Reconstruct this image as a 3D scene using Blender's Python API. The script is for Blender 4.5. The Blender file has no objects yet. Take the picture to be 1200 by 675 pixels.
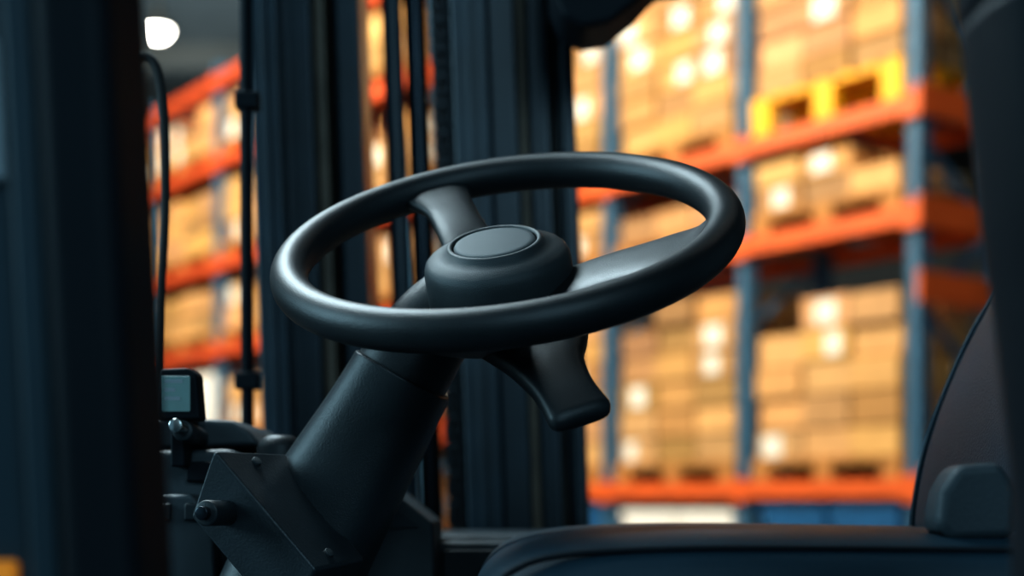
import bpy, bmesh, math, random
from mathutils import Vector, Matrix
random.seed(7)
scene = bpy.context.scene
COL = scene.collection

# ---------------------------------------------------------------- materials
def mat(name, color, rough=0.5, metal=0.0, bump=0.0, bscale=60.0, var=0.0, vscale=6.0, emit=None, estr=0.0, attr=False, spec=0.5, coat=0.0):
    m = bpy.data.materials.new(name); m.use_nodes = True
    nt = m.node_tree; N = nt.nodes; L = nt.links
    b = N['Principled BSDF']
    b.inputs['Base Color'].default_value = (*color, 1)
    b.inputs['Roughness'].default_value = rough
    b.inputs['Metallic'].default_value = metal
    b.inputs['Specular IOR Level'].default_value = spec
    b.inputs['Coat Weight'].default_value = coat
    tc = N.new('ShaderNodeTexCoord')
    if var > 0 or attr:
        no = N.new('ShaderNodeTexNoise'); no.inputs['Scale'].default_value = vscale; no.inputs['Detail'].default_value = 5
        L.new(tc.outputs['Object'], no.inputs['Vector'])
        mr = N.new('ShaderNodeMapRange')
        mr.inputs['From Min'].default_value = 0.3; mr.inputs['From Max'].default_value = 0.7
        mr.inputs['To Min'].default_value = 1 - var; mr.inputs['To Max'].default_value = 1 + var
        L.new(no.outputs['Fac'], mr.inputs['Value'])
        vm = N.new('ShaderNodeVectorMath'); vm.operation = 'SCALE'
        vm.inputs[0].default_value = color
        if attr:
            at = N.new('ShaderNodeAttribute'); at.attribute_name = 'tone'
            L.new(at.outputs['Vector'], vm.inputs[0])
        L.new(mr.outputs['Result'], vm.inputs['Scale'])
        L.new(vm.outputs['Vector'], b.inputs['Base Color'])
    if bump > 0:
        n2 = N.new('ShaderNodeTexNoise'); n2.inputs['Scale'].default_value = bscale; n2.inputs['Detail'].default_value = 3
        L.new(tc.outputs['Object'], n2.inputs['Vector'])
        bp = N.new('ShaderNodeBump'); bp.inputs['Strength'].default_value = bump; bp.inputs['Distance'].default_value = 0.002
        L.new(n2.outputs['Fac'], bp.inputs['Height']); L.new(bp.outputs['Normal'], b.inputs['Normal'])
    if emit:
        b.inputs['Emission Color'].default_value = (*emit, 1); b.inputs['Emission Strength'].default_value = estr
    return m

M = {}
M['rubber'] = mat('wheel_rubber', (0.010, 0.0135, 0.016), 0.44, bump=0.18, bscale=900, var=0.15, vscale=40, spec=.42)
M['hub'] = mat('hub_plastic', (0.032, 0.040, 0.044), 0.52, bump=0.25, bscale=1200, var=0.1, vscale=30, spec=.38)
M['hubcap'] = mat('hub_cap_plastic', (0.056, 0.069, 0.075), 0.58, bump=0.3, bscale=1400, spec=.32)
M['plastic'] = mat('column_plastic', (0.014, 0.020, 0.024), 0.42, bump=0.2, bscale=900, var=0.15, vscale=20, spec=.4)
M['plate'] = mat('bracket_steel', (0.020, 0.027, 0.032), 0.40, 0.2, bump=0.15, bscale=500, var=0.2, vscale=25, spec=.4)
M['dash'] = mat('dash_plastic', (0.036, 0.048, 0.056), 0.5, bump=0.25, bscale=800, var=0.15, vscale=15)
M['mast'] = mat('mast_paint', (0.011, 0.024, 0.035), 0.36, 0.1, bump=0.15, bscale=120, var=0.3, vscale=9)
M['mast2'] = mat('mast_worn_steel', (0.12, 0.095, 0.07), 0.5, 0.3, bump=0.2, bscale=80, var=0.3, vscale=12)
M['chain'] = mat('oiled_chain_steel', (0.02, 0.024, 0.028), 0.4, 0.5, var=0.2)
M['chrome'] = mat('piston_steel', (0.03, 0.04, 0.05), 0.25, 0.8, var=0.1)
M['guard'] = mat('guard_paint', (0.005, 0.009, 0.013), 0.6, bump=0.1, bscale=200, var=0.1, spec=.15)
M['panel'] = mat('door_panel_paint', (0.011, 0.029, 0.041), 0.55, bump=0.1, bscale=100, var=0.15, spec=.35)
M['grey'] = mat('grey_plate', (0.25, 0.3, 0.33), 0.5, var=0.1)
M['orange'] = mat('orange_reflector', (0.8, 0.25, 0.02), 0.4, var=0.1, emit=(0.9, 0.3, 0.02), estr=0.3)  # faint glow built into the material; the sticker is no lamp
M['seat'] = mat('seat_vinyl', (0.010, 0.028, 0.042), 0.5, bump=0.3, bscale=500, var=0.15, vscale=10, spec=.24)
M['buckle'] = mat('hinge_plastic', (0.030, 0.042, 0.05), 0.58, bump=0.2, bscale=400, var=0.1, spec=.3)
M['silver'] = mat('silver_metal', (0.6, 0.6, 0.58), 0.2, 1.0, var=0.1)
M['screen'] = mat('display_glass', (0.015, 0.035, 0.042), 0.2, emit=(0.12, 0.3, 0.35), estr=0.35, var=0.3, vscale=80)
M['tyre'] = mat('tyre_rubber', (0.02, 0.02, 0.02), 0.8, bump=0.4, bscale=60)
M['carton'] = mat('cardboard', (0.5, 0.32, 0.16), 0.75, bump=0.2, bscale=40, var=0.12, vscale=5, attr=True)
M['label'] = mat('paper_label', (0.72, 0.74, 0.72), 0.8, var=0.05, spec=.2)
M['tape'] = mat('packing_tape', (0.48, 0.31, 0.14), 0.5, var=0.05)
M['wood'] = mat('pallet_wood', (0.40, 0.19, 0.055), 0.75, bump=0.3, bscale=30, var=0.25, vscale=8)
M['yellow'] = mat('yellow_pallet_paint', (0.9, 0.46, 0.01), 0.5, bump=0.2, bscale=30, var=0.1)
M['rackorange'] = mat('rack_beam_orange', (0.62, 0.11, 0.022), 0.5, var=0.12)
M['rackred'] = mat('rack_beam_red', (0.55, 0.085, 0.028), 0.5, var=0.12)
M['rackblue'] = mat('rack_post_blue', (0.04, 0.13, 0.24), 0.5, var=0.15)
M['bin'] = mat('blue_bin_plastic', (0.015, 0.11, 0.28), 0.45, var=0.15)
M['wrap'] = mat('white_stretch_wrap', (0.9, 0.93, 0.93), 0.3, bump=0.6, bscale=25, var=0.06)
M['floor'] = mat('polished_concrete', (0.16, 0.16, 0.155), 0.35, bump=0.1, bscale=20, var=0.15, vscale=1.2)
M['wall'] = mat('wall_cladding', (0.12, 0.15, 0.17), 0.6, bump=0.1, bscale=10, var=0.08, vscale=1)
M['ceil'] = mat('ceiling_steel', (0.07, 0.085, 0.09), 0.7, var=0.15, vscale=1)
M['lamp'] = mat('lamp_glow', (1, 1, 1), 0.5, emit=(1.0, 0.96, 0.85), estr=30)

# ---------------------------------------------------------------- helpers
def finish(name, bm, mats, parent=None, smooth=True, bevel=0, sub=0, loc=None):
    bmesh.ops.recalc_face_normals(bm, faces=bm.faces)
    me = bpy.data.meshes.new(name); bm.to_mesh(me); bm.free()
    if not isinstance(mats, (list, tuple)): mats = [mats]
    for m in mats: me.materials.append(m)
    ob = bpy.data.objects.new(name, me); COL.objects.link(ob)
    if loc is not None: ob.location = loc
    if parent is not None: ob.parent = parent
    if smooth:
        for p in me.polygons: p.use_smooth = True
    if bevel:
        b = ob.modifiers.new('bevel', 'BEVEL'); b.width = bevel; b.segments = 3; b.limit_method = 'ANGLE'; b.angle_limit = math.radians(35)
        b.harden_normals = True
    if sub:
        s = ob.modifiers.new('sub', 'SUBSURF'); s.levels = sub; s.render_levels = sub
    return ob

def empty(name, loc=(0, 0, 0), parent=None):
    e = bpy.data.objects.new(name, None); COL.objects.link(e); e.location = loc
    e.empty_display_size = 0.1
    if parent: e.parent = parent
    return e

def addbox(bm, lo, hi, mi=0, M4=None):
    x0, y0, z0 = lo; x1, y1, z1 = hi
    vs = [(x0,y0,z0),(x1,y0,z0),(x1,y1,z0),(x0,y1,z0),(x0,y0,z1),(x1,y0,z1),(x1,y1,z1),(x0,y1,z1)]
    vs = [bm.verts.new(M4 @ Vector(v) if M4 else v) for v in vs]
    fs = []
    for f in [(0,3,2,1),(4,5,6,7),(0,1,5,4),(1,2,6,5),(2,3,7,6),(3,0,4,7)]:
        fc = bm.faces.new([vs[i] for i in f]); fc.material_index = mi; fs.append(fc)
    return fs

def boxobj(name, lo, hi, m, parent=None, bevel=0.003):
    bm = bmesh.new(); addbox(bm, lo, hi)
    return finish(name, bm, m, parent, smooth=bool(bevel), bevel=bevel)

def prism_xz(name, poly, y0, y1, m, parent=None, bevel=0.004):
    bm = bmesh.new()
    a = [bm.verts.new((x, y0, z)) for x, z in poly]; b = [bm.verts.new((x, y1, z)) for x, z in poly]
    bm.faces.new(a); bm.faces.new(list(reversed(b)))
    n = len(poly)
    for i in range(n): bm.faces.new([a[i], b[i], b[(i+1) % n], a[(i+1) % n]])
    return finish(name, bm, m, parent, smooth=True, bevel=bevel)

def cr(pts, k=8):
    out = []; n = len(pts)
    for i in range(n-1):
        p0 = pts[max(i-1, 0)]; p1 = pts[i]; p2 = pts[i+1]; p3 = pts[min(i+2, n-1)]
        for j in range(k):
            t = j/k
            out.append([0.5*((2*p1[c]) + (-p0[c]+p2[c])*t + (2*p0[c]-5*p1[c]+4*p2[c]-p3[c])*t*t + (-p0[c]+3*p1[c]-3*p2[c]+p3[c])*t**3) for c in range(len(p1))])
    out.append(list(pts[-1]))
    return out

def sweep(bm, pts, up, n=28, p=2.0, k=8, cap=True, mi=0, capk=1.0):
    """pts: (x,y,z,width,thick)"""
    q = cr(pts, k); up = Vector(up)
    secs = []
    P = [Vector(r[:3]) for r in q]
    for i, r in enumerate(q):
        t = (P[min(i+1, len(P)-1)] - P[max(i-1, 0)]).normalized()
        s = t.cross(up).normalized(); u = s.cross(t).normalized()
        secs.append((P[i], s, u, t, r[3]/2, r[4]/2))
    if cap:
        def capsec(sec, sgn):
            c, s, u, t, w, h = sec; L = min(w, h)*capk
            return [(c+t*sgn*L*math.sin(a), s, u, t, w - L*(1-math.cos(a)), h*max(math.cos(a), .05)) for a in (0.35, .7, 1.05, 1.35, 1.54)]
        secs = list(reversed(capsec(secs[0], -1))) + secs + capsec(secs[-1], 1)
    rings = []
    for c, s, u, t, w, h in secs:
        ring = []
        for j in range(n):
            a = 2*math.pi*j/n; ca, sa = math.cos(a), math.sin(a)
            x = abs(ca)**(2/p)*(1 if ca >= 0 else -1)*w; y = abs(sa)**(2/p)*(1 if sa >= 0 else -1)*h
            ring.append(bm.verts.new(c + s*x + u*y))
        rings.append(ring)
    for a, b in zip(rings, rings[1:]):
        for j in range(n):
            bm.faces.new([a[j], a[(j+1) % n], b[(j+1) % n], b[j]]).material_index = mi
    bm.faces.new(list(reversed(rings[0]))).material_index = mi; bm.faces.new(rings[-1]).material_index = mi

def lathe(bm, prof, n=72, mi=0, M4=None):
    rings = []
    for r, z in prof:
        if r < 1e-6:
            v = Vector((0, 0, z)); rings.append([bm.verts.new(M4 @ v if M4 else v)])
        else:
            ring = []
            for j in range(n):
                v = Vector((r*math.cos(2*math.pi*j/n), r*math.sin(2*math.pi*j/n), z))
                ring.append(bm.verts.new(M4 @ v if M4 else v))
            rings.append(ring)
    for a, b in zip(rings, rings[1:]):
        for j in range(n):
            j2 = (j+1) % n
            if len(a) == 1 and len(b) == 1: continue
            if len(a) == 1: f = bm.faces.new([a[0], b[j], b[j2]])
            elif len(b) == 1: f = bm.faces.new([a[j], a[j2], b[0]])
            else: f = bm.faces.new([a[j], a[j2], b[j2], b[j]])
            f.material_index = mi

def cyl(name, p0, p1, r, m, parent=None, n=32, bev=None):
    p0 = Vector(p0); p1 = Vector(p1); d = p1-p0; L = d.length
    R = Matrix.Translation(p0) @ d.to_track_quat('Z', 'Y').to_matrix().to_4x4()
    b = bev if bev is not None else r*0.15
    bm = bmesh.new(); lathe(bm, [(0, 0), (r-b, 0), (r-b*.3, b*.3), (r, b), (r, L-b), (r-b*.3, L-b*.3), (r-b, L), (0, L)], n, 0, R)
    return finish(name, bm, m, parent)

# ---------------------------------------------------------------- steering wheel
u = Vector((.990, -.025, .137)).normalized(); nn = Vector((-.131, -.497, .858)).normalized()
w = nn.cross(u).normalized(); u = w.cross(nn).normalized()
wheel = empty('steering_wheel')
wheel.matrix_world = Matrix.Translation((-.005, 1.08, 1.4495)) @ Matrix(((u.x, w.x, nn.x, 0), (u.y, w.y, nn.y, 0), (u.z, w.z, nn.z, 0), (0, 0, 0, 1)))
bm = bmesh.new()
R, r = .1660, .0143
NU, NV = 160, 28
g = [[None]*NV for _ in range(NU)]
for i in range(NU):
    a = 2*math.pi*i/NU
    for j in range(NV):
        b = 2*math.pi*j/NV
        g[i][j] = bm.verts.new(((R+r*math.cos(b))*math.cos(a), (R+r*math.cos(b))*math.sin(a), r*1.06*math.sin(b)))
for i in range(NU):
    for j in range(NV):
        bm.faces.new([g[i][j], g[(i+1) % NU][j], g[(i+1) % NU][(j+1) % NV], g[i][(j+1) % NV]])
finish('rim', bm, M['rubber'], wheel)
HX = Matrix.Translation((-.0085, 0, 0))
bm = bmesh.new()
lathe(bm, [(.0325, -.0012), (.0332, .0006), (.0350, .0010), (.0366, .0000), (.0374, -.0022), (.0450, -.0052), (.0520, -.0085), (.0548, -.0112), (.0562, -.0150), (.0568, -.020), (.0574, -.0460), (.0570, -.0480),
           (.0550, -.0485), (.0550, -.0500), (.0574, -.0505), (.0594, -.054), (.0578, -.062), (.047, -.069), (.0, -.072)], M4=HX, n=96)
finish('hub', bm, M['hub'], wheel)
bm = bmesh.new()
lathe(bm, [(0, .0014), (.027, .0010), (.0305, 0.0003), (.0316, -.0012), (.0318, -.006), (0, -.006)], M4=HX)
finish('horn_cap', bm, M['hubcap'], wheel)
def pol(rad, ang, c, wd, th):
    a = math.radians(ang); return (rad*math.cos(a), rad*math.sin(a), c, wd, th)
bm = bmesh.new()
sweep(bm, [pol(.025, 116, -.042, .066, .02), pol(.055, 114, -.032, .053, .018), pol(.09, 112, -.018, .042, .015), pol(.125, 110, -.008, .042, .014), pol(.150, 110, -.003, .060, .016), pol(.160, 110, 0, .076, .014)], (0, 0, 1), p=2.6)
finish('spoke_far', bm, M['rubber'], wheel)
bm = bmesh.new()
sweep(bm, [pol(.02, -24, -.050, .085, .026), pol(.055, -24, -.038, .080, .026), pol(.09, -23, -.024, .076, .020), pol(.12, -24, -.013, .087, .016), pol(.140, -25, -.006, .108, .013), pol(.150, -25, -.002, .118, .010)], (0, 0, 1), p=2.8)
finish('spoke_right', bm, M['rubber'], wheel)
bm = bmesh.new()
sweep(bm, [pol(.02, -112, -.060, .10, .028), pol(.055, -112, -.053, .095, .030), pol(.085, -112, -.042, .09, .030), pol(.115, -111, -.025, .096, .028), pol(.138, -110, -.010, .112, .026), pol(.149, -110, -.003, .120, .022)], (0, 0, 1), p=2.1)
finish('spoke_near', bm, M['rubber'], wheel)
bm = bmesh.new()
sweep(bm, [(.0, -.03, -.050, .09, .028), (.008, -.07, -.047, .088, .028), (.013, -.10, -.046, .074, .024), (.018, -.127, -.050, .053, .021), (.026, -.152, -.058, .043, .019), (.034, -.173, -.067, .046, .018)], (0, 0, 1), p=3.2)
finish('spoke_free_lever', bm, M['rubber'], wheel)

# ---------------------------------------------------------------- steering column
colm = empty('steering_column', (-.085, 1.13, 1.35))
def kid(ob, par):
    ob.parent = par; ob.matrix_parent_inverse = Matrix.Translation(-par.location); return ob
bm = bmesh.new()
sweep(bm, [(-.005, 1.108, 1.404, .06, .06), (-.033, 1.115, 1.410, .062, .058), (-.060, 1.123, 1.392, .068, .062), (-.082, 1.13, 1.362, .074, .07), (-.098, 1.133, 1.335, .076, .072)], (0, -1, 0.3), p=2.3)
kid(finish('upper_shroud', bm, M['rubber']), colm)
bm = bmesh.new()
sweep(bm, [(-.086, 1.131, 1.353, .080, .078), (-.109, 1.136, 1.312, .087, .082), (-.141, 1.142, 1.258, .098, .088), (-.166, 1.146, 1.212, .104, .092), (-.20, 1.15, 1.135, .108, .095)], (0, -1, 0.3), p=2.9, cap=False)
kid(finish('lower_tube', bm, M['plastic'], bevel=.0025), colm)
bm = bmesh.new()
top = [(-.2226, 1.06, 1.290), (-.178, 1.12, 1.290), (-.1135, 1.10, 1.207), (-.1435, 1.04, 1.2013)]
tv = [bm.verts.new(v) for v in top]
mid = [bm.verts.new((x-.004, y+.004, z-.008)) for x, y, z in top]
bv = [bm.verts.new((x-.020, y+.012, z-.050)) for x, y, z in top]
bm.faces.new(tv)
for A_, B_ in ((tv, mid), (mid, bv)):
    for i in range(4): bm.faces.new([A_[i], B_[i], B_[(i+1) % 4], A_[(i+1) % 4]])
bm.faces.new(list(reversed(bv)))
kid(finish('mounting_bracket', bm, M['plate'], bevel=.003), colm)
pn = (Vector(top[1])-Vector(top[0])).cross(Vector(top[3])-Vector(top[0])).normalized()
if pn.z < 0: pn = -pn
def onplate(a, b):
    return Vector(top[0])*(1-a)*(1-b)+Vector(top[1])*a*(1-b)+Vector(top[2])*a*b+Vector(top[3])*(1-a)*b
for k, (a, b) in enumerate([(.45, .10), (.42, .90)]):
    c = onplate(a, b); kid(cyl('bolt_%d' % (k+1), c-pn*.002, c+pn*.0025, .0038, M['hub'], n=24), colm)
kid(cyl('side_knob', (-.213, 1.062, 1.243), (-.222, 1.03, 1.243), .0095, M['plastic']), colm)
kid(cyl('side_knob_pin', (-.222, 1.032, 1.243), (-.224, 1.024, 1.243), .005, M['chrome']), colm)

# ---------------------------------------------------------------- dashboard
dash = empty('forklift_dashboard', (-.25, 1.3, 1.2))
D = lambda ob: kid(ob, dash)
ZB = 1.0915
D(prism_xz('instrument_hood', [(-.32, 1.296), (-.32, 1.319), (-.29, 1.324), (-.238, 1.321), (-.224, 1.312), (-.214, 1.299)], 1.215, 1.40, M['dash'], bevel=.005))
D(prism_xz('main_panel', [(-.36, ZB), (-.36, 1.293), (-.235, 1.296), (-.205, 1.275), (-.16, 1.20), (-.16, ZB)], 1.19, 1.42, M['dash'], bevel=.006))
D(prism_xz('lower_panel', [(-.36, ZB), (-.36, 1.255), (-.262, 1.258), (-.245, 1.235), (-.235, ZB)], 1.165, 1.22, M['dash'], bevel=.004))
D(boxobj('switch_slot', (-.272, 1.184, 1.268), (-.250, 1.195, 1.285), M['guard'], bevel=.002))
D(boxobj('switch_rocker', (-.268, 1.160, 1.236), (-.252, 1.170, 1.250), M['plastic'], bevel=.002))
D(boxobj('switch_rocker_b', (-.295, 1.160, 1.236), (-.279, 1.170, 1.250), M['plastic'], bevel=.002))
D(prism_xz('right_panel', [(-.14, ZB), (-.14, 1.272), (-.112, 1.267), (-.07, 1.233), (-.066, ZB)], 1.26, 1.42, M['dash'], bevel=.004))
D(prism_xz('right_panel_insert', [(-.128, 1.245), (-.110, 1.250), (-.082, 1.229), (-.128, 1.226)], 1.256, 1.262, M['buckle'], bevel=.001))
D(prism_xz('display_housing', [(-.292, 1.318), (-.288, 1.360), (-.264, 1.361), (-.257, 1.356), (-.254, 1.318)], 1.16, 1.185, M['guard'], bevel=.003))
D(boxobj('display_screen', (-.286, 1.1575, 1.325), (-.2625, 1.1615, 1.354), M['screen'], bevel=.001))
bm = bmesh.new()
for zz, x1 in ((1.348, -.268), (1.341, -.274), (1.334, -.270)): addbox(bm, (-.283, 1.1568, zz), (x1, 1.1576, zz+.003))
D(finish('display_readout', bm, M['grey'], smooth=False))
D(boxobj('display_stem', (-.28, 1.165, 1.28), (-.268, 1.23, 1.325), M['guard'], bevel=.002))
D(cyl('key_switch', (-.2665, 1.20, 1.308), (-.2665, 1.125, 1.312), .0055, M['silver']))
D(cyl('key_bezel', (-.2665, 1.21, 1.306), (-.2665, 1.15, 1.309), .0085, M['plastic']))
bm = bmesh.new()
lathe(bm, [(.0, .016), (.010, .0155), (.016, .012), (.019, .005), (.0195, -.01), (.0195, -.05), (0, -.05)], 40, 0, Matrix.Translation((-.196, 1.20, 1.292)))
D(finish('round_knob', bm, M['plastic']))
D(boxobj('front_cowl', (-.9, 1.425, ZB), (.5, 1.68, 1.219), M['dash'], bevel=.008))
D(boxobj('cowl_step', (-.15, 1.355, ZB), (.1, 1.425, 1.214), M['dash'], bevel=.006))
D(boxobj('seam_panel', (-.066, 1.345, ZB), (.10, 1.355, 1.206), M['plastic'], bevel=.002))

# ---------------------------------------------------------------- chassis
ch = empty('forklift_chassis', (0, 1.1, .6)); C = lambda ob: kid(ob, ch)
C(boxobj('body', (-1.0, .48, .32), (1.0, 1.70, 1.09), M['panel'], bevel=.02))
for i, (x, y) in enumerate([(-.65, .45), (.65, .45), (-.65, 1.72), (.65, 1.72)]):
    C(cyl('tyre_%d' % (i+1), (x-.1, y, .28), (x+.1, y, .28), .28, M['tyre'], n=48, bev=.03))

# ---------------------------------------------------------------- mast
mast = empty('forklift_mast', (0, 1.85, 1.92)); mast.rotation_euler = (0, 0, 0)
def Mk(ob):
    ob.parent = mast; ob.matrix_parent_inverse = Matrix.Translation(-mast.location); return ob
Z0, Z1 = .15, 3.2
for nm, x0, x1, y0, y1, mm in [
    ('outer_rail_left', -.336, -.299, 1.80, 1.95, 'mast'), ('outer_rail_left_lip', -.301, -.262, 1.835, 1.99, 'mast'),
    ('wear_strip_left', -.262, -.246, 1.86, 1.99, 'mast2'), ('inner_web_left', -.246, -.231, 1.93, 2.02, 'mast'),
    ('inner_rail_left', -.233, -.201, 1.86, 2.00, 'mast'),
    ('outer_rail_right', -.080, -.034, 1.80, 1.95, 'mast'), ('outer_rail_right_lip', -.034, .002, 1.825, 1.97, 'mast'),
    ('wear_strip_right', .002, .016, 1.85, 1.97, 'mast2'), ('inner_rail_right', .016, .044, 1.84, 1.97, 'mast'),
    ('inner_rail_right_web', .044, .050, 1.88, 1.97, 'mast2'), ('inner_rail_right_lip', .050, .078, 1.865, 2.0, 'mast')]:
    Mk(boxobj(nm, (x0, y0, Z0), (x1, y1, Z1), M[mm], bevel=.004))
bm = bmesh.new()
for x in (-.318, -.281, -.058, -.015, .030, .064):
    addbox(bm, (x-.0035, (1.797 if x < -.3 or -.07 < x < -.05 else 1.83 if x < 0 else 1.836), Z0), (x+.0035, 1.87, Z1))
Mk(finish('rail_edge_ribs', bm, M['mast'], bevel=.0012))
Mk(cyl('lift_cylinder', (-.161, 1.90, .2), (-.161, 1.90, 3.0), .0135, M['mast']))
Mk(cyl('lift_piston', (-.132, 1.93, .2), (-.132, 1.93, 3.1), .0150, M['chrome']))
Mk(cyl('hydraulic_hose', (-.092, 1.93, .2), (-.092, 1.93, 3.1), .013, M['tyre']))
bm = bmesh.new(); z = .3; k = 0
while z < 3.0:
    o = .003 if k % 2 else 0
    addbox(bm, (-.107+o, 1.845, z), (-.101+o, 1.862, z+.024)); addbox(bm, (-.090-o, 1.845, z), (-.084-o, 1.862, z+.024))
    addbox(bm, (-.108, 1.850, z+.008), (-.083, 1.857, z+.015))
    z += .0185; k += 1
Mk(finish('lift_chain', bm, M['chain'], smooth=False))
for k, z in enumerate((.4, 2.45, 3.1)):
    Mk(boxobj('crossmember_%d' % (k+1), (-.336, 1.95, z), (.078, 2.02, z+.1), M['mast']))
mast.rotation_euler = (0, math.radians(-2.0), 0)

# ---------------------------------------------------------------- overhead guard
gd = empty('overhead_guard', (0, .9, 1.2)); G = lambda ob: kid(ob, gd)
def leanbox(name, x0, x1, y0, y1, z0, z1, lean, m, bevel=.006):
    bm = bmesh.new(); fs = addbox(bm, (x0, y0, z0), (x1, y1, z1))
    for v in bm.verts: v.co.x -= lean*(v.co.z-1.219)
    return G(finish(name, bm, m, bevel=bevel))
leanbox('pillar_left', -.184, -.152, .575, .645, 1.0915, 2.2, .052, M['guard'], .009)
leanbox('door_frame_edge', -.199, -.1865, .585, .65, 1.0915, 2.2, .052, M['panel'], .004)
leanbox('door_panel', -.46, -.201, .60, .63, 1.0915, 2.2, .052, M['panel'], .006)
leanbox('grey_plate', -.245, -.204, .594, .60, 1.385, 1.445, .052, M['grey'], .002)
leanbox('orange_reflector', -.25, -.2075, .592, .60, 1.19, 1.226, .0, M['orange'], .002)
bm = bmesh.new()
sweep(bm, [(.292, .62, 1.16, .115, .09), (.282, .62, 1.19, .11, .09), (.272, .62, 1.22, .10, .09), (.2635, .62, 1.261, .08, .09), (.2575, .62, 1.30, .076, .09), (.2505, .62, 1.345, .072, .09), (.2455, .62, 1.383, .072, .09), (.2375, .62, 1.462, .072, .09), (.23, .62, 1.55, .072, .09), (.19, .62, 2.2, .072, .09)], (0, -1, 0), p=3.0)
G(finish('pillar_right', bm, M['guard']))
G(boxobj('pillar_foot', (.225, .57, 1.0915), (.37, .67, 1.14), M['guard'], bevel=.008))
G(boxobj('roof_rail', (-.30, .57, 2.18), (.30, .66, 2.24), M['guard']))
G(cyl('front_post', (-.2785, 1.50, 1.22), (-.283, 1.50, 2.3), .0065, M['guard']))
for k, z in enumerate((1.37, 1.665)):
    G(boxobj('post_clamp_%d' % (k+1), (-.291, 1.49, z), (-.266, 1.51, z+.018), M['guard'], bevel=.002))
G(prism_xz('roof_corner_bracket', [(.03, 2.35), (.045, 1.85), (.060, 1.818), (.085, 1.806), (.115, 1.812), (.15, 1.840), (.175, 1.868), (.24, 1.88), (.24, 2.35)], 1.66, 1.76, M['guard'], bevel=.008))
bm = bmesh.new()
sweep(bm, [(-.36, 1.3, 1.64, .009, .009), (-.34, 1.3, 1.658, .009, .009), (-.325, 1.3, 1.648, .009, .009), (-.318, 1.3, 1.60, .009, .009), (-.317, 1.3, 1.515, .008, .008), (-.321, 1.3, 1.44, .008, .008), (-.325, 1.3, 1.33, .008, .008), (-.325, 1.3, 1.27, .008, .008)], (0, -1, 0), n=12)
G(finish('cable', bm, M['tyre']))

# ---------------------------------------------------------------- seat
seat = empty('driver_seat', (.2, 1.1, 1.12)); S = lambda ob: kid(ob, seat)
bm = bmesh.new()
secs = []
for y, ins, dz in [(.845, .05, -.035), (.855, .022, -.014), (.875, .008, -.005), (.91, 0, 0), (1.08, 0, -.002), (1.26, 0, 0), (1.30, .008, -.006), (1.325, .03, -.02), (1.335, .05, -.035)]:
    xl, xr = -.030+ins, .50
    zt, zb = 1.234+dz, 1.135-dz*.3
    prof = [(xl+.035, zb), (xl+.006, zb+.018), (xl, zb+.045), (xl+.004, zt-.034), (xl+.018, zt-.016), (xl+.045, zt-.005), (xl+.10, zt+.0), (xl+.2, zt+.001), (xl+.30, zt-.001), (xr, zt-.004), (xr+.01, zt-.05), (xr, zb)]
    secs.append([bm.verts.new((x, y, z)) for x, z in prof])
n = len(secs[0])
for a, b in zip(secs, secs[1:]):
    for j in range(n): bm.faces.new([a[j], a[(j+1) % n], b[(j+1) % n], b[j]])
bm.faces.new(secs[0]); bm.faces.new(list(reversed(secs[-1])))
S(finish('cushion', bm, M['seat'], sub=2))
bm = bmesh.new()
sweep(bm, [(-.012, .862, 1.196, .004, .004), (.0, .862, 1.209, .004, .004), (.03, .8615, 1.2185, .004, .004), (.10, .861, 1.2225, .004, .004), (.2, .861, 1.2225, .004, .004), (.46, .861, 1.2205, .004, .004)], (0, -1, 0), n=10)
S(finish('cushion_piping', bm, M['guard']))
S(boxobj('seat_base', (.03, .92, ZB), (.45, 1.30, 1.14), M['guard'], bevel=.008))
bm = bmesh.new()
back = [(.338, 1.20), (.342, 1.25), (.352, 1.30), (.370, 1.35), (.394, 1.402), (.424, 1.45), (.46, 1.52), (.49, 1.62), (.51, 1.68), (.55, 1.69), (.58, 1.65), (.57, 1.5), (.53, 1.38), (.50, 1.25), (.49, 1.17), (.40, 1.16)]
ys = [(.93, .045), (.94, .02), (.965, .004), (1.0, 0), (1.20, 0), (1.24, .008), (1.26, .04)]
secs = []
for y, ins in ys:
    secs.append([bm.verts.new((x+(ins if i < 9 else -ins)*.8, y, z - (ins*.6 if z > 1.6 else 0))) for i, (x, z) in enumerate(back)])
n = len(back)
for a, b in zip(secs, secs[1:]):
    for j in range(n): bm.faces.new([a[j], a[(j+1) % n], b[(j+1) % n], b[j]])
bm.faces.new(secs[0]); bm.faces.new(list(reversed(secs[-1])))
S(finish('backrest', bm, M['seat'], sub=2))
bm = bmesh.new()
sweep(bm, [(x+.006, 1.230, z, .005, .005) for x, z in back[:8]], (0, -1, 0), n=10)
S(finish('backrest_piping', bm, M['seat']))
S(prism_xz('recliner_cover', [(.262, 1.236), (.266, 1.258), (.276, 1.274), (.304, 1.276), (.314, 1.258), (.312, 1.228), (.272, 1.226)], .88, .915, M['buckle'], bevel=.008))

# ---------------------------------------------------------------- room
def room(name, lo, hi, m): return boxobj(name, lo, hi, M[m], bevel=0)
room('floor', (-22, -8, -.1), (22, 34, 0), 'floor')
room('ceiling', (-22, -8, 8.5), (22, 34, 8.6), 'ceil')
room('wall_back', (-22, 34, 0), (22, 34.2, 8.5), 'wall')
room('wall_left', (-22.2, -8, 0), (-22, 34, 8.5), 'wall')
room('wall_right', (22, -8, 0), (22.2, 34, 8.5), 'wall')
bm = bmesh.new()
for k in range(9): addbox(bm, (-22, -4+k*4.4, 8.1), (22, -3.8+k*4.4, 8.5))
finish('trim_1', bm, M['ceil'], smooth=False)

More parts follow.
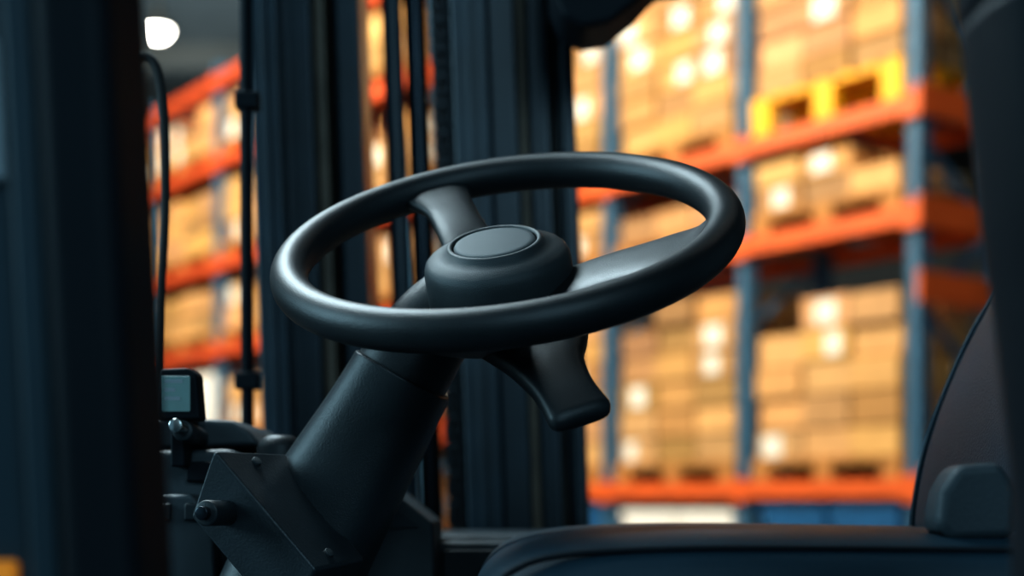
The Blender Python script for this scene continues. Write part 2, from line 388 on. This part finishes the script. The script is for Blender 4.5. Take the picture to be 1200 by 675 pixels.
# ---------------------------------------------------------------- racks
RU = Vector((-.595, .803, 0)).normalized(); RV = Vector((.803, .595, 0)).normalized()
def frame(origin):
    return Matrix(((RU.x, RV.x, 0, origin[0]), (RU.y, RV.y, 0, origin[1]), (0, 0, 1, 0), (0, 0, 0, 1)))
def rack(origin, nb, bay, levels, beam, top, depth=.9, ends=()):
    e = empty('pallet_rack'); e.matrix_world = frame(origin)
    bm = bmesh.new()
    for i in range(nb+1):
        x = i*bay
        for y in (0, depth-.09):
            addbox(bm, (x-.055, y, 0), (x+.055, y+.02, top)); addbox(bm, (x-.055, y, 0), (x-.035, y+.09, top)); addbox(bm, (x+.035, y, 0), (x+.055, y+.09, top))
            addbox(bm, (x-.08, y-.03, 0), (x+.08, y+.12, .012))
        z = .3; s = 0
        while z < top-.6:
            a = Vector((x, .06, z)); b = Vector((x, depth-.06, z+.55))
            if s % 2: a.y, b.y = b.y, a.y
            d = b-a; Rm = Matrix.Translation(a) @ d.to_track_quat('Z', 'X').to_matrix().to_4x4()
            addbox(bm, (-.02, -.02, 0), (.02, .02, d.length), 0, Rm)
            z += .55; s += 1
    finish('uprights', bm, M['rackblue'], e, smooth=False)
    bm = bmesh.new()
    for i in range(nb):
        for z in levels:
            for y in (-.04, depth-.0):
                addbox(bm, (i*bay+.05, y, z-.12), ((i+1)*bay-.05, y+.04, z))
            for k in range(3):
                xx = i*bay+bay*(k+.7)/3.4
                addbox(bm, (xx, 0, z-.04), (xx+.05, depth, z-.005))
    for i in range(nb+1):
        for z in levels:
            addbox(bm, (i*bay-.06, -.045, z-.15), (i*bay+.06, -.04+.03, z+.02))
    for z in list(levels)+list(ends):
        addbox(bm, (-.085, -.045, z-.14), (-.058, depth, z+.06))
    finish('beams', bm, M[beam], e, smooth=False)
    return e

def pallet(bm, L, Wd, h=.14):
    for k in range(7):
        x0 = -L/2+k*(L-.1)/6; addbox(bm, (x0, 0, h-.022), (x0+.1, Wd, h))
    for y in (0, Wd/2-.05, Wd-.1): addbox(bm, (-L/2, y, h-.045), (L/2, y+.1, h-.022))
    for x in (-L/2, -.08, L/2-.16):
        for y in (0, Wd/2-.05, Wd-.1): addbox(bm, (x, y, .02), (x+.16, y+.1, h-.045))
        addbox(bm, (x, 0, 0), (x+.16, Wd, .02))

def load(origin, s, z, L=1.3, Wd=.85, nx=4, ny=2, layers=5, bh=.22, ragged=1, pm='wood', light=1.0, yoff=0.0, plab=.3, heights=None, ph=.15):
    e = empty('pallet_of_cartons'); Fm = frame(origin)
    e.matrix_world = Fm @ Matrix.Translation((s, yoff, z+.001))
    bm = bmesh.new(); pallet(bm, L, Wd, ph); finish('pallet', bm, M[pm], e, smooth=False)
    bm = bmesh.new(); tone = bm.loops.layers.float_color.new('tone')
    bx = (L-.04)/nx; by = (Wd-.04)/ny
    for i in range(nx):
        for j in range(ny):
            h = (heights[i] if heights else layers - random.choice([0]*3+[ragged]))
            zz = ph+.001
            for k in range(h):
                hh = bh*random.uniform(.9, 1.0)
                jx = random.uniform(-.006, .006)
                y0 = .03+j*by+random.uniform(-.03, .03)+.004
                x0 = -L/2+.02+i*bx+jx+.009
                x1 = x0+bx-.024; y1 = y0+by-.012-.04
                fs = addbox(bm, (x0, y0, zz), (x1, y1, zz+hh-.017))
                t = random.uniform(.5, 1.12)*light; c = (.56*t, .325*t*random.uniform(.93, 1.06), .138*t*random.uniform(.8, 1.2), 1)
                for f in fs:
                    for l in f.loops: l[tone] = c
                if j == 0:
                    if random.random() < .4: addbox(bm, (x0, y0-.002, zz+hh*.45), (x1, y0, zz+hh*.55), 2)
                    if random.random() < plab:
                        lw = random.uniform(.13, .19); lx = random.uniform(x0+.02, x1-.02-lw); lz = zz+random.uniform(.01, .03)
                        addbox(bm, (lx, y0-.005, lz), (lx+lw, y0-.002, lz+hh*.72), 1)
                if i == 0:
                    if random.random() < .4: addbox(bm, (x0-.002, y0, zz+hh*.45), (x0, y1, zz+hh*.55), 2)
                    if random.random() < plab:
                        ly = random.uniform(y0+.02, y1-.18)
                        addbox(bm, (x0-.005, ly, zz+.02), (x0-.002, ly+.16, zz+.02+hh*.7), 1)
                zz += hh
    finish('cartons', bm, [M['carton'], M['label'], M['tape']], e, smooth=False)
    return e

A = (2.54, 9.0); LV1 = [1.41, 3.14, 3.84, 5.7]
rack(A, 4, 1.49, LV1, 'rackorange', 6.6, ends=(2.66,))
b = 1.49
load(A, .5*b, 3.84, nx=3, pm='yellow', plab=.3, heights=[7, 7, 6], ph=.27)
load(A, 1.5*b, 3.84, nx=3, heights=[6, 7, 7], plab=.3)
load(A, 2.5*b, 3.84, layers=7, nx=3)
load(A, .5*b, 3.14, nx=3, heights=[1, 2, 2], bh=.19)
load(A, 1.5*b, 3.14, nx=3, heights=[1, 1, 1], bh=.22)
load(A, 2.5*b, 3.14, nx=3, heights=[2, 1, 2], bh=.19)
load(A, .5*b, 1.41, nx=3, heights=[5, 5, 4], plab=.25, bh=.235)
load(A, 1.5*b, 1.41, nx=3, heights=[6, 6, 5], plab=.25)
load(A, 2.5*b, 1.41, nx=3, heights=[6, 5, 6])
load(A, 3.5*b, 1.41, nx=3, heights=[6, 5, 6]); load(A, 3.5*b, 3.84, nx=3, layers=6)
def bins(origin, s, m, nm, nz, h, nx=2):
    e = empty(nm); e.matrix_world = frame(origin) @ Matrix.Translation((s, .02, 0))
    bm = bmesh.new()
    for k in range(nz):
        for i in range(nx):
            x0 = -.62+i*(1.24/nx); x1 = x0+1.24/nx-.02; z = .001+k*h
            addbox(bm, (x0+.02, .02, z), (x1-.02, .8, z+h-.06)); addbox(bm, (x0, 0, z+h-.06), (x1, .82, z+h-.003))
            for t in range(4): addbox(bm, (x0+.05+t*(x1-x0-.1)/3.6, .008, z), (x0+.08+t*(x1-x0-.1)/3.6, .02, z+h-.06))
    finish('bodies', bm, m, e, smooth=False)
bins(A, .5*b, M['bin'], 'stacked_storage_bins', 4, .31)
bins(A, 1.5*b, M['wrap'], 'wrapped_pallet', 3, .40, 2)
bins(A, 2.5*b, M['bin'], 'stacked_storage_bins', 4, .31)

B0 = Vector((-2.52, 14, 0)) - RU*2.9; B0 = (B0.x, B0.y)
LV2 = [.95, 1.90, 2.89, 3.77, 4.82, 5.66]; b2 = 1.9
rack(B0, 4, b2, LV2, 'rackred', 5.8)
for i in range(4):
    for z, hs in zip(LV2[:5], [2, 2, 2, 3, 2]):
        if (i == 2 and z == 1.90): continue
        load(B0, (i+.5)*b2, z, L=1.7, nx=4, layers=hs, bh=.25 if hs != 3 else .22, ragged=1, plab=.2)
load(B0, .5*b2, 5.66, L=1.7, nx=4, layers=3, bh=.25)
bins(B0, 1.5*b2, M['wrap'], 'wrapped_pallet', 2, .42, 2)
ew = empty('wrapped_pallet'); ew.matrix_world = frame(B0) @ Matrix.Translation((2.5*b2, 0, 1.901))  # white load added to stand in for a bright patch of window light
bm = bmesh.new(); addbox(bm, (-.8, .02, .15), (.8, .82, .72)); finish('bright_patch_goods', bm, M['wrap'], ew, bevel=.04)
bm = bmesh.new(); pallet(bm, 1.7, .85, .149); finish('pallet', bm, M['wood'], ew, smooth=False)

# ---------------------------------------------------------------- lamps
def lamp(x, y, z, r=.17):
    e = empty('high_bay_lamp', (x, y, z))
    bm = bmesh.new(); lathe(bm, [(r, 0), (r*.97, .02), (r*.6, .16), (r*.25, .24), (r*.2, .34), (0, .34)], 32); finish('shade', bm, M['ceil'], e)
    bm = bmesh.new(); lathe(bm, [(0, -.12), (r*.5, -.10), (r*.8, -.05), (r*.93, .005), (r*.93, .02), (0, .02)], 32); finish('diffuser', bm, M['lamp'], e)
    bm = bmesh.new(); addbox(bm, (-.012, -.012, .34), (.012, .012, 8.5-z)); finish('drop_rod', bm, M['ceil'], e, smooth=False)
for x, y, z in [(-4.68, 18.8, 7.50), (-5.0, 26, 7.45), (2, 18.8, 7.45), (8, 18.8, 7.45), (-9, 25, 7.45), (-.8, 6, 7.45), (3, 4, 7.45)]:
    lamp(x, y, z)

def area(name, loc, tgt, size, power, color):
    l = bpy.data.lights.new(name, 'AREA'); l.shape = 'RECTANGLE'; l.size = size[0]; l.size_y = size[1]; l.energy = power; l.color = color
    o = bpy.data.objects.new(name, l); COL.objects.link(o); o.location = loc
    o.rotation_euler = (Vector(tgt)-Vector(loc)).to_track_quat('-Z', 'Y').to_euler()
area('rack_light', (-1.0, 5.5, 7.0), (2.2, 10, 3.2), (1.0, 1.0), 830, (1, .84, .61))
area('aisle_light', (-5.5, 9.5, 7.0), (-3.5, 15, 3.5), (1.0, 1.0), 1200, (1, .86, .66))
area('far_ceiling_light', (-4, 20, 5), (-4, 22, 8.5), (3, 3), 200, (.80, .95, 1))
area('added_cab_key', (-.9, 2.3, 3.6), (-.05, 1.1, 1.4), (1.6, .9), 165, (.72, .92, 1))  # added key for rim and hub highlights; the cab has no such lamp
area('added_side_fill', (-3.3, .7, 2.5), (-.1, 1.1, 1.35), (1.6, 1.6), 110, (.50, .84, 1))  # added teal side fill grazing mast and column; no dock lamp stands here
area('added_rear_fill', (.9, -2.2, 3.0), (.2, 1.2, 1.3), (1.6, 1.6), 50, (.5, .82, 1))  # added cool fill from behind the camera, not a fixture

wd = bpy.data.worlds.new('world'); scene.world = wd; wd.use_nodes = True
bg = wd.node_tree.nodes['Background']; bg.inputs['Color'].default_value = (.30, .62, .84, 1); bg.inputs['Strength'].default_value = .4

# ---------------------------------------------------------------- camera
cd = bpy.data.cameras.new('camera'); cam = bpy.data.objects.new('camera', cd); COL.objects.link(cam)
cam.location = (0, 0, 1.25); cam.rotation_euler = (math.radians(90), 0, 0)
cd.lens = 50; cd.sensor_width = 36; cd.shift_y = (590-337.5)/1200; cd.clip_start = .02
cd.dof.use_dof = True; cd.dof.focus_distance = 1.04; cd.dof.aperture_fstop = 3.0; cd.dof.aperture_blades = 0
scene.camera = cam
scene.view_settings.view_transform = 'Standard'
for lk in ('Medium High Contrast', 'Standard - Medium High Contrast', 'None'):
    try:
        scene.view_settings.look = lk; break
    except Exception: pass
scene.view_settings.exposure = -0.25
